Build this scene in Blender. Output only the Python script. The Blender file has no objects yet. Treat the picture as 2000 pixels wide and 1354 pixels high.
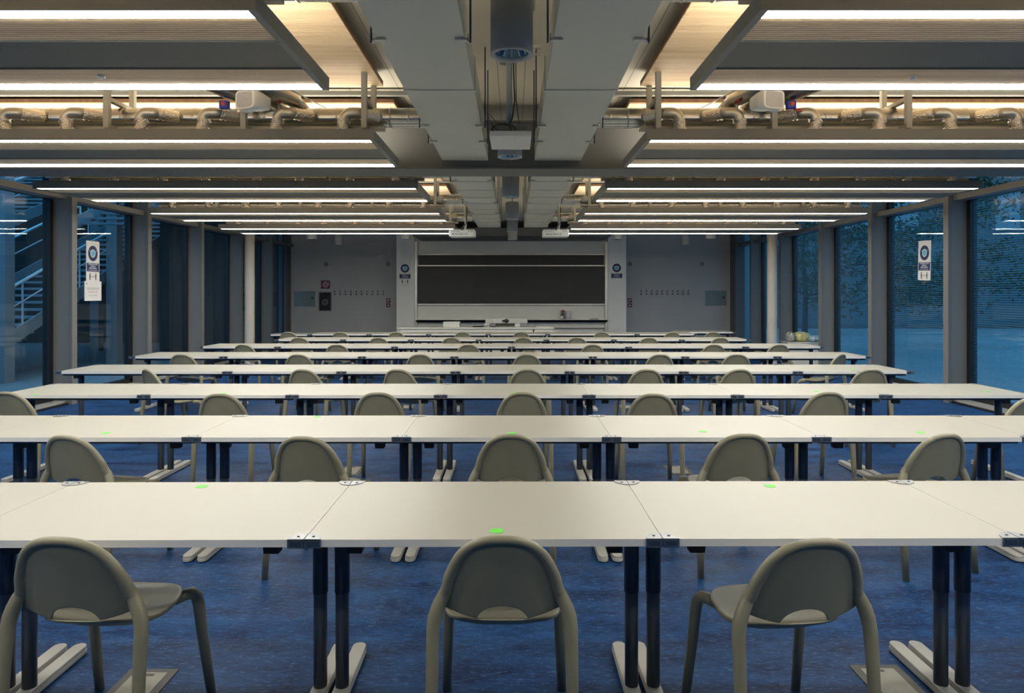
import bpy, math, random
from mathutils import Vector, Matrix
random.seed(7)
PI = math.pi
SC = bpy.context.scene
COL = SC.collection
E = 1.55            # eye height
F = 1333.3          # focal length in pixels of a 2000 px wide frame

# ------------------------------------------------------------------ camera
cam_d = bpy.data.cameras.new('camera'); cam = bpy.data.objects.new('camera', cam_d); COL.objects.link(cam)
cam.location = (0, 0, E); cam.rotation_euler = (PI/2, 0, 0)
cam_d.sensor_width = 36; cam_d.lens = 24; cam_d.shift_x = -0.0015; cam_d.shift_y = -0.052
cam_d.clip_start = 0.05; cam_d.clip_end = 300
SC.camera = cam
# ------------------------------------------------------------------ world (blue dusk sky)
w = bpy.data.worlds.new('dusk'); SC.world = w; w.use_nodes = True
nt = w.node_tree; nt.nodes.clear()
wo = nt.nodes.new('ShaderNodeOutputWorld'); wb = nt.nodes.new('ShaderNodeBackground')
wb.inputs[0].default_value = (0.085, 0.37, 0.68, 1); wb.inputs[1].default_value = 1.9
nt.links.new(wb.outputs[0], wo.inputs[0])
# ------------------------------------------------------------------ exposure and lamp strengths
SC.view_settings.view_transform = 'Standard'; SC.view_settings.look = 'None'
SC.view_settings.gamma = 1; SC.view_settings.use_curve_mapping = False
SC.view_settings.exposure = 0.0
STRIP = 35.0        # downward light strips
UPLIGHT = 17.0       # strips on top of the ceiling panels

# ------------------------------------------------------------------ materials
def inp(n, k, v):
    if k in n.inputs: n.inputs[k].default_value = v
def pmat(name, col, rough=0.5, metal=0.0, spec=0.5, noise=None, bump=None, emit=None, coat=0.0):
    """noise=(scale(xyz or float), amount, second colour or None); bump=(scale, strength)"""
    m = bpy.data.materials.new(name); m.use_nodes = True
    t = m.node_tree; b = t.nodes['Principled BSDF']
    inp(b, 'Base Color', (*col, 1)); inp(b, 'Roughness', rough); inp(b, 'Metallic', metal)
    inp(b, 'Specular IOR Level', spec); inp(b, 'Coat Weight', coat)
    def coords(scale):
        tc = t.nodes.new('ShaderNodeTexCoord'); mp = t.nodes.new('ShaderNodeMapping')
        t.links.new(tc.outputs['Object'], mp.inputs[0])
        mp.inputs['Scale'].default_value = scale if isinstance(scale, tuple) else (scale,)*3
        return mp.outputs[0]
    if noise:
        sc, amt, c2 = noise
        n = t.nodes.new('ShaderNodeTexNoise'); n.inputs['Scale'].default_value = 1
        n.inputs['Detail'].default_value = 5
        t.links.new(coords(sc), n.inputs['Vector'])
        r = t.nodes.new('ShaderNodeValToRGB'); r.color_ramp.elements[0].position = 0.3; r.color_ramp.elements[1].position = 0.7
        r.color_ramp.elements[0].color = (*[c*(1-amt) for c in col], 1)
        r.color_ramp.elements[1].color = (*(c2 if c2 else [min(1, c*(1+amt)) for c in col]), 1)
        t.links.new(n.outputs[0], r.inputs[0]); t.links.new(r.outputs[0], b.inputs['Base Color'])
    if bump:
        sc, st = bump
        n = t.nodes.new('ShaderNodeTexNoise'); n.inputs['Scale'].default_value = 1; n.inputs['Detail'].default_value = 3
        t.links.new(coords(sc), n.inputs['Vector'])
        bp = t.nodes.new('ShaderNodeBump'); bp.inputs['Strength'].default_value = st; bp.inputs['Distance'].default_value = 0.01
        t.links.new(n.outputs[0], bp.inputs['Height']); t.links.new(bp.outputs[0], b.inputs['Normal'])
    if emit:
        inp(b, 'Emission Color', (*emit[0], 1)); inp(b, 'Emission Strength', emit[1])
    return m

M = {}
M['chair'] = pmat('chair olive plastic', (0.225, 0.213, 0.150), 0.42, noise=(9, 0.05, None))
M['tabletop'] = pmat('tabletop laminate', (0.345, 0.335, 0.292), 0.38, noise=(1.3, 0.02, None))
M['tableedge'] = pmat('tabletop edge', (0.62, 0.63, 0.65), 0.45, noise=(4, 0.04, None))
M['navy'] = pmat('dark blue steel', (0.035, 0.055, 0.095), 0.35, 0.3, noise=(6, 0.08, None))
M['postgrey'] = pmat('grey steel post', (0.10, 0.115, 0.135), 0.4, 0.4, noise=(6, 0.06, None))
M['footgrey'] = pmat('light grey cast foot', (0.46, 0.45, 0.41), 0.45, noise=(7, 0.05, None))
M['chrome'] = pmat('chrome', (0.30, 0.31, 0.32), 0.38, 1.0, noise=(12, 0.04, None))
M['black'] = pmat('black plastic', (0.012, 0.012, 0.013), 0.5, noise=(20, 0.1, None))
M['green'] = pmat('green sticker', (0.12, 0.62, 0.06), 0.5, noise=(30, 0.04, None))
M['greymetal'] = pmat('grey painted metal', (0.20, 0.20, 0.185), 0.45, noise=(2.5, 0.04, None))
M['fin'] = pmat('grey window fin', (0.165, 0.165, 0.16), 0.42, noise=((3, 3, 0.6), 0.05, None))
M['beam'] = pmat('dark grey steel beam', (0.115, 0.117, 0.115), 0.5, noise=(1.6, 0.06, None))
M['ductpaint'] = pmat('pale grey duct', (0.50, 0.51, 0.45), 0.42, noise=(1.5, 0.04, None), bump=((3, 1.5, 3), 0.10))
M['frame'] = pmat('support steel', (0.40, 0.39, 0.33), 0.45, noise=(4, 0.05, None))
M['deck'] = None
M['wood'] = pmat('pale wood', (0.93, 0.66, 0.40), 0.6, noise=((0.7, 14, 14), 0.13, (0.96, 0.76, 0.50)))
M['woodedge'] = pmat('brown wood edge', (0.20, 0.10, 0.05), 0.6, noise=((18, 4, 4), 0.25, None))
M['slatback'] = pmat('dark slat backing', (0.055, 0.038, 0.025), 0.8, noise=(5, 0.1, None))
M['blackframe'] = pmat('black frame', (0.008, 0.009, 0.010), 0.4, noise=(8, 0.1, None))
M['wallgrey'] = pmat('grey painted wall', (0.46, 0.465, 0.47), 0.6, noise=(1.1, 0.04, None))
M['wallwhite'] = pmat('white painted wall', (0.86, 0.86, 0.83), 0.6, noise=(1.1, 0.03, None))
M['boardwhite'] = pmat('white board panel', (0.8, 0.79, 0.73), 0.35, noise=(2, 0.03, None))
M['board'] = pmat('blackboard', (0.012, 0.012, 0.012), 0.5, noise=((1.4, 1.4, 1.4), 0.15, (0.017, 0.017, 0.017)))
M['alu'] = pmat('aluminium', (0.55, 0.55, 0.53), 0.35, 0.5, noise=(10, 0.05, None))
M['column'] = pmat('pale column paint', (0.33, 0.325, 0.31), 0.35, noise=(3, 0.04, None))
M['lampcyl'] = pmat('blue grey lamp housing', (0.24, 0.26, 0.28), 0.45, noise=(4, 0.05, None))
M['lampring'] = pmat('grey lamp ring', (0.32, 0.34, 0.36), 0.4, 0.3, noise=(8, 0.05, None))
M['reflector'] = pmat('blue mirror reflector', (0.30, 0.52, 0.68), 0.12, 1.0, noise=(30, 0.15, None))
M['whiteplastic'] = pmat('white plastic', (0.62, 0.62, 0.60), 0.4, noise=(6, 0.03, None))
M['speaker'] = pmat('speaker shell', (0.66, 0.66, 0.63), 0.4, noise=(8, 0.03, None))
M['grille'] = pmat('speaker grille', (0.40, 0.41, 0.43), 0.45, 0.3, noise=(250, 0.2, None))
M['blue'] = pmat('blue plastic', (0.02, 0.06, 0.40), 0.4, noise=(15, 0.1, None))
M['orange'] = pmat('orange plastic', (0.75, 0.10, 0.02), 0.4, noise=(15, 0.1, None))
M['redcap'] = pmat('dark red cap', (0.22, 0.01, 0.015), 0.4, noise=(15, 0.1, None))
M['paper'] = pmat('white paper', (0.72, 0.72, 0.72), 0.6, noise=(6, 0.02, None))
M['ink'] = pmat('navy ink', (0.008, 0.02, 0.10), 0.5, noise=(12, 0.08, None))
M['cyan'] = pmat('cyan ink', (0.13, 0.50, 0.66), 0.5, noise=(12, 0.08, None))
M['textwhite'] = pmat('white lettering', (0.70, 0.72, 0.78), 0.6, noise=(12, 0.02, None))
M['textdark'] = pmat('dark lettering', (0.05, 0.045, 0.04), 0.6, noise=(12, 0.05, None))
M['textgrey'] = pmat('grey lettering', (0.30, 0.28, 0.26), 0.6, noise=(12, 0.05, None))
M['textred'] = pmat('red lettering', (0.40, 0.10, 0.09), 0.6, noise=(12, 0.05, None))
M['red'] = pmat('dark red sign', (0.14, 0.012, 0.02), 0.5, noise=(12, 0.06, None))
M['boardglass'] = pmat('pale blue notice sheet', (0.22, 0.28, 0.30), 0.2, noise=(5, 0.05, None))
M['desk'] = pmat('white desk', (0.66, 0.66, 0.62), 0.4, noise=(2, 0.02, None))
M['yellowbag'] = pmat('yellow bag', (0.58, 0.50, 0.10), 0.25, noise=(18, 0.3, (0.75, 0.72, 0.45)), bump=(22, 0.8))
M['bluebag'] = pmat('blue bag', (0.10, 0.33, 0.50), 0.25, noise=(18, 0.3, (0.5, 0.65, 0.72)), bump=(22, 0.8))
M['clearbag'] = pmat('clear crumpled bag', (0.42, 0.42, 0.38), 0.2, noise=(25, 0.4, None), bump=(22, 0.8))
M['cable'] = pmat('black cable', (0.01, 0.01, 0.012), 0.4, noise=(30, 0.1, None))
M['pole'] = pmat('pale blue pole', (0.36, 0.42, 0.44), 0.4, noise=(8, 0.05, None))
M['floorboxframe'] = pmat('dark floor box frame', (0.05, 0.05, 0.045), 0.5, noise=(12, 0.1, None))
M['floorboxlid'] = pmat('floor box lid', (0.27, 0.26, 0.21), 0.45, noise=(12, 0.15, None))
M['bottle'] = pmat('clear bottle with liquid', (0.12, 0.12, 0.11), 0.15, noise=(30, 0.3, None))
M['leaf'] = pmat('dark leaves', (0.03, 0.07, 0.035), 0.6, noise=(3, 0.4, (0.12, 0.11, 0.03)))
M['bark'] = pmat('bark', (0.035, 0.03, 0.025), 0.8, noise=(8, 0.3, None))
M['paving'] = pmat('courtyard paving', (0.34, 0.36, 0.37), 0.6, noise=(0.25, 0.12, None))
M['facade'] = pmat('courtyard facade', (0.17, 0.18, 0.19), 0.6, noise=((0.6, 0.6, 0.1), 0.12, None))
M['facadewin'] = pmat('facade window', (0.42, 0.45, 0.48), 0.25, noise=(0.6, 0.1, None))
M['stair'] = pmat('blue grey stair steel', (0.27, 0.29, 0.31), 0.5, noise=(1.2, 0.1, None))
M['rail'] = pmat('pale stair handrail', (0.85, 0.88, 0.9), 0.3, 0.3, noise=(3, 0.05, None))
M['darkwall'] = pmat('dark outside wall', (0.035, 0.038, 0.04), 0.7, noise=((2.0, 2.0, 0.2), 0.25, None))
M['strip'] = pmat('light strip', (0.9, 0.9, 0.9), 0.5, noise=(4, 0.01, None), emit=((1.0, 0.995, 0.92), STRIP))
M['uplight'] = pmat('uplight strip', (0.9, 0.9, 0.9), 0.5, noise=(4, 0.01, None), emit=((1.0, 0.94, 0.80), UPLIGHT))

def node_mat(name): 
    m = bpy.data.materials.new(name); m.use_nodes = True
    return m, m.node_tree, m.node_tree.nodes['Principled BSDF']
def add(t, typ, **kw):
    n = t.nodes.new(typ)
    for k, v in kw.items(): setattr(n, k, v)
    return n
def mth(t, op, a, b=None):
    n = add(t, 'ShaderNodeMath', operation=op)
    for i, v in enumerate((a, b)):
        if v is None: continue
        if isinstance(v, (int, float)): n.inputs[i].default_value = v
        else: t.links.new(v, n.inputs[i])
    return n.outputs[0]

# marbled blue linoleum
m, t, b = node_mat('blue linoleum'); M['floor'] = m
tc = add(t, 'ShaderNodeTexCoord')
def nz(scale, detail=6, rough=0.6):
    mp = add(t, 'ShaderNodeMapping'); mp.inputs['Scale'].default_value = scale
    t.links.new(tc.outputs['Object'], mp.inputs[0])
    n = add(t, 'ShaderNodeTexNoise'); n.inputs['Scale'].default_value = 1
    n.inputs['Detail'].default_value = detail; n.inputs['Roughness'].default_value = rough
    t.links.new(mp.outputs[0], n.inputs['Vector']); return n.outputs[0]
a1 = nz((3.0, 7.0, 1), 4, 0.6); a2 = nz((14, 55, 1), 6, 0.85)
r1 = add(t, 'ShaderNodeValToRGB'); e = r1.color_ramp.elements
e[0].position = 0.40; e[0].color = (0.002, 0.013, 0.062, 1); e[1].position = 0.60; e[1].color = (0.014, 0.074, 0.215, 1)
s = mth(t, 'ADD', mth(t, 'MULTIPLY', a1, 0.45), mth(t, 'MULTIPLY', a2, 0.55)); t.links.new(s, r1.inputs[0])
r2 = add(t, 'ShaderNodeValToRGB'); r2.color_ramp.elements[0].position = 0.54; r2.color_ramp.elements[1].position = 0.66
t.links.new(nz((22, 75, 1), 4, 0.8), r2.inputs[0])
mx = add(t, 'ShaderNodeMixRGB'); mx.inputs[2].default_value = (0.11, 0.22, 0.40, 1)
t.links.new(mth(t, 'MULTIPLY', r2.outputs[0], 0.55), mx.inputs[0]); t.links.new(r1.outputs[0], mx.inputs[1])
t.links.new(mx.outputs[0], b.inputs['Base Color']); inp(b, 'Roughness', 0.5); inp(b, 'Specular IOR Level', 0.15)

# ceiling deck: pale planks with long seams
m, t, b = node_mat('pale ceiling deck'); M['deck'] = m
tc = add(t, 'ShaderNodeTexCoord'); sx = add(t, 'ShaderNodeSeparateXYZ'); t.links.new(tc.outputs['Object'], sx.inputs[0])
fr = mth(t, 'FRACT', mth(t, 'MULTIPLY', mth(t, 'ADD', sx.outputs[0], 50.07), 1/0.22)); seam = mth(t, 'LESS_THAN', fr, 0.022)
n = add(t, 'ShaderNodeTexNoise'); n.inputs['Scale'].default_value = 1.4; t.links.new(tc.outputs['Object'], n.inputs['Vector'])
r = add(t, 'ShaderNodeValToRGB'); r.color_ramp.elements[0].color = (0.42, 0.38, 0.30, 1); r.color_ramp.elements[1].color = (0.55, 0.51, 0.42, 1)
t.links.new(n.outputs[0], r.inputs[0]); mx = add(t, 'ShaderNodeMixRGB'); mx.inputs[2].default_value = (0.10, 0.09, 0.07, 1)
t.links.new(seam, mx.inputs[0]); t.links.new(r.outputs[0], mx.inputs[1]); t.links.new(mx.outputs[0], b.inputs['Base Color']); inp(b, 'Roughness', 0.6)

# perforated grey metal
m, t, b = node_mat('perforated grey metal'); M['perf'] = m
tc = add(t, 'ShaderNodeTexCoord'); mp = add(t, 'ShaderNodeMapping'); mp.inputs['Scale'].default_value = (110, 110, 110)
mp.inputs['Rotation'].default_value = (0, 0, PI/4)
t.links.new(tc.outputs['Object'], mp.inputs[0]); sx = add(t, 'ShaderNodeSeparateXYZ'); t.links.new(mp.outputs[0], sx.inputs[0])
ax = mth(t, 'SUBTRACT', mth(t, 'FRACT', sx.outputs[0]), 0.5); ay = mth(t, 'SUBTRACT', mth(t, 'FRACT', sx.outputs[1]), 0.5)
d2 = mth(t, 'ADD', mth(t, 'MULTIPLY', ax, ax), mth(t, 'MULTIPLY', ay, ay)); hole = mth(t, 'LESS_THAN', d2, 0.085)
mx = add(t, 'ShaderNodeMixRGB'); mx.inputs[1].default_value = (0.19, 0.18, 0.155, 1); mx.inputs[2].default_value = (0.03, 0.03, 0.028, 1)
t.links.new(hole, mx.inputs[0]); t.links.new(mx.outputs[0], b.inputs['Base Color']); inp(b, 'Roughness', 0.5)

# galvanised spiral duct: seams come from geometry; foil has crinkle bump
def metal_mat(name, col, rough, bsc, bst):
    m = pmat(name, col, rough, 1.0, noise=(5, 0.12, None), bump=(bsc, bst)); return m
M['galv'] = metal_mat('galvanised duct', (0.50, 0.49, 0.45), 0.26, (3, 3, 3), 0.08)
M['elbow'] = metal_mat('elbow duct metal', (0.56, 0.53, 0.45), 0.42, 10, 0.10)
M['foil'] = metal_mat('crinkled foil', (0.80, 0.75, 0.66), 0.22, 90, 1.0)

# window glass: clear pane with angle dependent mirror reflection
def glass_mat(name, tint, frit):
    m = bpy.data.materials.new(name); m.use_nodes = True; t = m.node_tree; t.nodes.clear()
    o = add(t, 'ShaderNodeOutputMaterial'); tr = add(t, 'ShaderNodeBsdfTransparent'); tr.inputs[0].default_value = (*tint, 1)
    gl = add(t, 'ShaderNodeBsdfGlossy'); gl.inputs['Roughness'].default_value = 0.0; gl.inputs['Color'].default_value = (0.85, 0.92, 1, 1)
    lw = add(t, 'ShaderNodeLayerWeight')
    f = mth(t, 'ADD', mth(t, 'MULTIPLY', mth(t, 'POWER', lw.outputs['Facing'], 4.5), 0.7), 0.045)
    ms = add(t, 'ShaderNodeMixShader'); t.links.new(f, ms.inputs[0]); t.links.new(tr.outputs[0], ms.inputs[1]); t.links.new(gl.outputs[0], ms.inputs[2])
    tc = add(t, 'ShaderNodeTexCoord')
    # faint ripple of the pane
    mp = add(t, 'ShaderNodeMapping'); mp.inputs['Scale'].default_value = (1, 3, 26); t.links.new(tc.outputs['Object'], mp.inputs[0])
    n = add(t, 'ShaderNodeTexNoise'); n.inputs['Scale'].default_value = 1; t.links.new(mp.outputs[0], n.inputs['Vector'])
    bp = add(t, 'ShaderNodeBump'); bp.inputs['Strength'].default_value = 0.006; bp.inputs['Distance'].default_value = 0.01
    t.links.new(n.outputs[0], bp.inputs['Height']); t.links.new(bp.outputs[0], gl.inputs['Normal'])
    out = ms.outputs[0]
    if frit:
        sx = add(t, 'ShaderNodeSeparateXYZ'); t.links.new(tc.outputs['Object'], sx.inputs[0])
        line = mth(t, 'LESS_THAN', mth(t, 'FRACT', mth(t, 'MULTIPLY', mth(t, 'ADD', sx.outputs[2], 10.0), 32)), 0.35)
        df = add(t, 'ShaderNodeBsdfTranslucent'); df.inputs[0].default_value = (0.5, 0.55, 0.6, 1)
        m2 = add(t, 'ShaderNodeMixShader'); t.links.new(mth(t, 'MULTIPLY', line, frit), m2.inputs[0])
        t.links.new(out, m2.inputs[1]); t.links.new(df.outputs[0], m2.inputs[2]); out = m2.outputs[0]
    t.links.new(out, o.inputs[0]); return m
M['glass'] = glass_mat('window glass', (0.86, 0.9, 0.92), 0)
M['glassfrit'] = glass_mat('printed window glass', (0.86, 0.9, 0.92), 0.22)

# ------------------------------------------------------------------ mesh helpers
class MB:
    def __init__(s): s.v = []; s.f = []; s.m = []; s.sm = []
    def face(s, idx, mi=0, smooth=False): s.f.append(idx); s.m.append(mi); s.sm.append(smooth)
    def box(s, x0, x1, y0, y1, z0, z1, mi=0, top=None):
        b = len(s.v)
        s.v += [(x0,y0,z0),(x1,y0,z0),(x1,y1,z0),(x0,y1,z0),(x0,y0,z1),(x1,y0,z1),(x1,y1,z1),(x0,y1,z1)]
        for k, q in enumerate(((0,3,2,1),(4,5,6,7),(0,1,5,4),(1,2,6,5),(2,3,7,6),(3,0,4,7))):
            s.face([b+i for i in q], top if (top is not None and k == 1) else mi)
        return s
    def rings(s, rings, mi=0, cap=True, closed=True, smooth=True, loop=False):
        b = len(s.v); n = len(rings[0])
        for r in rings: s.v += [tuple(p) for p in r]
        R = len(rings)
        for i in range(R if loop else R-1):
            for j in range(n if closed else n-1):
                a0 = b+i*n+j; a1 = b+i*n+(j+1) % n; i2 = (i+1) % R
                s.face([a0, a1, b+i2*n+(j+1) % n, b+i2*n+j], mi, smooth)
        if cap and closed and not loop:
            s.face([b+j for j in range(n)][::-1], mi); s.face([b+(R-1)*n+j for j in range(n)], mi)
        return s
    def tube(s, path, rad, n=12, mi=0, cap=True, flat=1.0):
        P = [Vector(p) for p in path]; rings = []
        T = []
        for i in range(len(P)):
            d = (P[min(i+1, len(P)-1)]-P[max(i-1, 0)]); T.append(d.normalized())
        up = Vector((0, 0, 1)) if abs(T[0].z) < 0.9 else Vector((0, 1, 0))
        u = T[0].cross(up).normalized()
        for i, p in enumerate(P):
            u = (u-T[i]*u.dot(T[i])).normalized(); v = T[i].cross(u)
            r = rad[i] if isinstance(rad, (list, tuple)) else rad
            rings.append([p+u*math.cos(2*PI*k/n)*r+v*math.sin(2*PI*k/n)*r*flat for k in range(n)])
        return s.rings(rings, mi, cap)
    def lathe(s, prof, c=(0, 0, 0), n=32, mi=0, axis='z'):
        rings = []
        for r, h in prof:
            ring = []
            for k in range(n):
                a = 2*PI*k/n; x, y = math.cos(a)*r, math.sin(a)*r
                if axis == 'z': ring.append((c[0]+x, c[1]+y, c[2]+h))
                elif axis == 'y': ring.append((c[0]+x, c[1]+h, c[2]+y))
                else: ring.append((c[0]+h, c[1]+x, c[2]+y))
            rings.append(ring)
        return s.rings(rings, mi, cap=False)
    def prism(s, poly, z0, z1, mi=0, fn=None, top=None):
        """poly in (a,b), extruded; fn maps (a,b,h) to xyz"""
        fn = fn or (lambda a, b, h: (a, b, h)); b = len(s.v); n = len(poly)
        s.v += [fn(p[0], p[1], z0) for p in poly]+[fn(p[0], p[1], z1) for p in poly]
        s.face([b+i for i in range(n)][::-1], mi); s.face([b+n+i for i in range(n)], mi if top is None else top)
        for i in range(n): s.face([b+i, b+(i+1) % n, b+n+(i+1) % n, b+n+i], mi)
        return s
    def build(s, name, mats, parent=None, loc=None):
        me = bpy.data.meshes.new(name); me.from_pydata(s.v, [], s.f)
        mats = mats if isinstance(mats, (list, tuple)) else [mats]
        for m in mats: me.materials.append(M[m] if isinstance(m, str) else m)
        me.polygons.foreach_set('material_index', s.m); me.polygons.foreach_set('use_smooth', s.sm)
        me.update()
        o = bpy.data.objects.new(name, me); COL.objects.link(o)
        if parent: o.parent = parent
        if loc: o.location = loc
        return o
def bevel(o, w=0.004, seg=2):
    md = o.modifiers.new('bevel', 'BEVEL'); md.width = w; md.segments = seg; md.limit_method = 'ANGLE'; return o
def fixn(o):
    import bmesh
    bm = bmesh.new(); bm.from_mesh(o.data); bmesh.ops.recalc_face_normals(bm, faces=bm.faces); bm.to_mesh(o.data); bm.free(); return o
def tag(o, label=None, cat=None, group=None, kind=None):
    for k, v in (('label', label), ('category', cat), ('group', group), ('kind', kind)):
        if v: o[k] = v
    return o
def empty(name, loc=(0, 0, 0), rz=0.0, **kw):
    o = bpy.data.objects.new(name, None); COL.objects.link(o); o.location = loc; o.rotation_euler = (0, 0, rz)
    o.empty_display_size = 0.1
    return tag(o, **kw)
def dup(root, loc=None, rz=None, **kw):
    def cp(o, par):
        c = o.copy(); COL.objects.link(c); c.parent = par
        for ch in o.children: cp(ch, c)
        return c
    r = cp(root, None)
    if loc is not None: r.location = loc
    if rz is not None: r.rotation_euler = (0, 0, rz)
    return tag(r, **kw)
def struct(name, mb, mats, parent=None):
    o = mb.build(name, mats, parent)
    if not parent: o['kind'] = 'structure'
    return o
def text(body, size, m, parent, loc, rot, name='lettering', align='CENTER', bold=0.0):
    c = bpy.data.curves.new(name, 'FONT'); c.body = body; c.size = size; c.align_x = align; c.align_y = 'CENTER'
    c.extrude = 0.0004; c.offset = bold; c.materials.append(M[m])
    q = bpy.data.objects.new(name, c); COL.objects.link(q)
    me = bpy.data.meshes.new_from_object(q.evaluated_get(bpy.context.evaluated_depsgraph_get()))
    bpy.data.objects.remove(q)
    if not me.materials: me.materials.append(M[m])
    o = bpy.data.objects.new(name, me); COL.objects.link(o); o.parent = parent; o.location = loc; o.rotation_euler = rot
    return o
def X(px, d): return (px-1003)/F*d
def Z(py, d): return E+(573-py)/F*d
ORD = ['first', 'second', 'third', 'fourth', 'fifth', 'sixth', 'seventh', 'eighth', 'ninth']
def place_word(i, n):
    if n == 1: return 'only'
    if i == 0: return 'leftmost'
    if i == n-1: return 'rightmost'
    if n % 2 and i == n//2: return 'middle'
    return (ORD[i]+' from left') if i < n/2 else (ORD[n-1-i]+' from right')

# ------------------------------------------------------------------ room shell
YB, YF = -1.9, 19.35     # behind the camera / end wall
XL, XR = -6.40, 6.40
DZ = E+1.80              # deck underside
struct('floor', MB().box(XL-0.3, XR+0.3, YB, YF+0.3, -0.12, 0), 'floor')
struct('ceiling', MB().box(XL-0.6, XR+0.6, YB, YF+0.3, DZ, DZ+0.25), 'deck')
struct('wall_back', MB().box(XL-0.3, XR+0.3, YB-0.2, YB, -0.1, DZ), 'beam')
struct('wall_front', MB().box(XL-0.25, XR+0.3, YF, YF+0.25, -0.1, DZ), 'wallgrey')
FL = [-0.4, 1.6, 3.6, 5.56, 7.54, 9.55, 11.53, 13.5, 15.45, 17.4]
FR = [-0.4, 1.6, 3.6, 5.56, 7.62, 9.70, 11.77, 13.7, 15.74, 17.7]
tn = 0; wn = 0
for side, fins in ((-1, FL), (1, FR)):
    nm = 'left' if side < 0 else 'right'
    for y in fins:
        tn += 1
        a, b_ = sorted((side*6.46, side*6.16))
        o = struct('trim_%d' % tn, MB().box(a, b_, y-0.04, y+0.04, 0, DZ).box(*sorted((side*6.165, side*6.14)), y-0.055, y+0.055, 0, DZ), 'fin')
    ys = [YB]+fins+[YF]
    for i in range(len(ys)-1):
        y0, y1 = ys[i]+0.045, ys[i+1]-0.045; wn += 1
        root = empty('window_%d' % wn, (side*6.46, 0, 0), kind='structure')
        fr = MB(); x0, x1 = -0.05, 0.05
        for (a, b_, c, d) in ((y0, y0+0.06, 0.08, DZ), (y1-0.07, y1, 0.08, DZ), (y0, y1, 0.04, 0.12), (y0, y1, 2.86, 2.92), (y0, y1, DZ-0.05, DZ)):
            fr.box(x0, x1, a, b_, c, d)
        fr.build('window_frame', 'blackframe', root)
        MB().box(-0.006, 0.006, y0+0.06, y1-0.07, 0.12, 2.86).build('pane', 'glassfrit' if side > 0 else 'glass', root)
        MB().box(-0.006, 0.006, y0+0.06, y1-0.07, 2.92, DZ-0.05).build('upper_pane', 'glass', root)
        # inner transom rail
        tn += 1
        struct('trim_%d' % tn, MB().box(*sorted((side*6.40, side*6.22)), y0, y1, 2.86, 2.94), 'fin')
    struct('baseboard_'+nm, MB().box(*sorted((side*6.41, side*6.24)), YB, YF, 0, 0.05, 0).box(*sorted((side*6.24, side*6.20)), YB, YF, 0, 0.025, 1), ['column', 'blackframe'])
# end posts against the end wall
struct('trim_60', MB().box(-6.4, -6.31, 19.0, YF, 0, DZ), 'beam'); struct('trim_61', MB().box(6.14, 6.4, 18.9, YF, 0, DZ), 'beam')

# blackboard niche block
PB = 18.6
px0, px1, bx0, bx1 = X(774.5, PB), X(1223, PB), X(815, PB), X(1181.5, PB)
struct('wall_pillar_left', MB().box(px0, bx0-0.08, PB, YF, 0, DZ), 'wallwhite')
struct('wall_pillar_right', MB().box(bx1+0.08, px1, PB, YF, 0, DZ), 'wallwhite')
struct('wall_niche', MB().box(bx0-0.08, bx1+0.08, PB+0.25, YF, 0, DZ), 'wallwhite')
SD = 16.9
struct('soffit', MB().box(X(806, SD), X(1194, SD), SD, PB, E+1.42, E+1.62), 'beam')

# ------------------------------------------------------------------ steel beam across the room
o = struct('ceiling_beam', MB().box(XL+0.1, XR-0.1, 6.31, 6.72, E+1.15, E+1.165).box(XL+0.1, XR-0.1, 6.335, 6.36, E+1.165, E+1.60)
    .box(XL+0.1, XR-0.1, 6.68, 6.70, E+1.165, E+1.60).box(XL+0.1, XR-0.1, 6.31, 6.72, E+1.585, E+1.60), 'beam')

# ------------------------------------------------------------------ light panels of the ceiling
PY = [2.765+2.35*k for k in range(5)]
PD = 1.105; PZ = E+1.15; PH = 0.064
def slats(mb, x0, x1, y0, y1, z0, z1, pitch=0.0227, gap=0.0055, mi=0):
    n = max(1, round((y1-y0)/pitch)); p = (y1-y0)/n
    for i in range(n): mb.box(x0, x1, y0+i*p+gap/2, y0+(i+1)*p-gap/2, z0, z1, mi)
def light_panel(x0, x1, y0):
    L = x1-x0
    r = empty('ceiling_light_panel', (x0, y0, PZ))
    f = MB(); t_ = 0.012
    f.box(0, L, 0, t_, 0.0, PH).box(0, L, PD-t_, PD, 0.0, PH).box(0, t_, t_, PD-t_, -0.001, PH).box(L-t_, L, t_, PD-t_, -0.001, PH)
    f.box(0, L, 0, PD, PH, PH+0.008)                     # lid
    f.box(0.012, L-0.012, 0.012, PD-0.012, 0.03, 0.04)   # tray above the slats
    f.box(t_, L-t_, 0.355, 0.364, 0.0, 0.03).box(t_, L-t_, 0.735, 0.744, 0.0, 0.03)
    f.box(t_, 0.035, t_, PD-t_, 0.0, 0.03).box(L-0.035, L-t_, t_, PD-t_, 0.0, 0.03)
    f.box(0, L, 0.004, 0.03, PH+0.008, PH+0.020)
    f.build('frame', 'greymetal', r)
    for a, b_ in ((0.095, 0.355), (0.744, 1.01)):
        s_ = MB(); slats(s_, 0.035, L-0.035, a, b_, 0.006, 0.02); s_.box(0.035, L-0.035, a, b_, 0.02, 0.03, 1)
        s_.build('wood_slats', ['wood', 'slatback'], r)
    MB().box(0.035, L-0.035, 0.364, 0.735, 0.006, 0.012).build('perforated_plate', 'perf', r)
    for a in (0.012, PD-0.092):
        MB().box(0.02, L-0.02, a, a+0.08, 0.001, 0.02).build('light_strip', 'strip', r)
    MB().box(0.1, L-0.1, 0.72, 1.0, PH+0.008, PH+0.014).build('uplight', 'uplight', r)
    return r
PL, PR = (-5.26, -1.045), (1.0, 5.13)
pw = ['nearest', 'second nearest', 'middle', 'second farthest', 'farthest']
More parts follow.
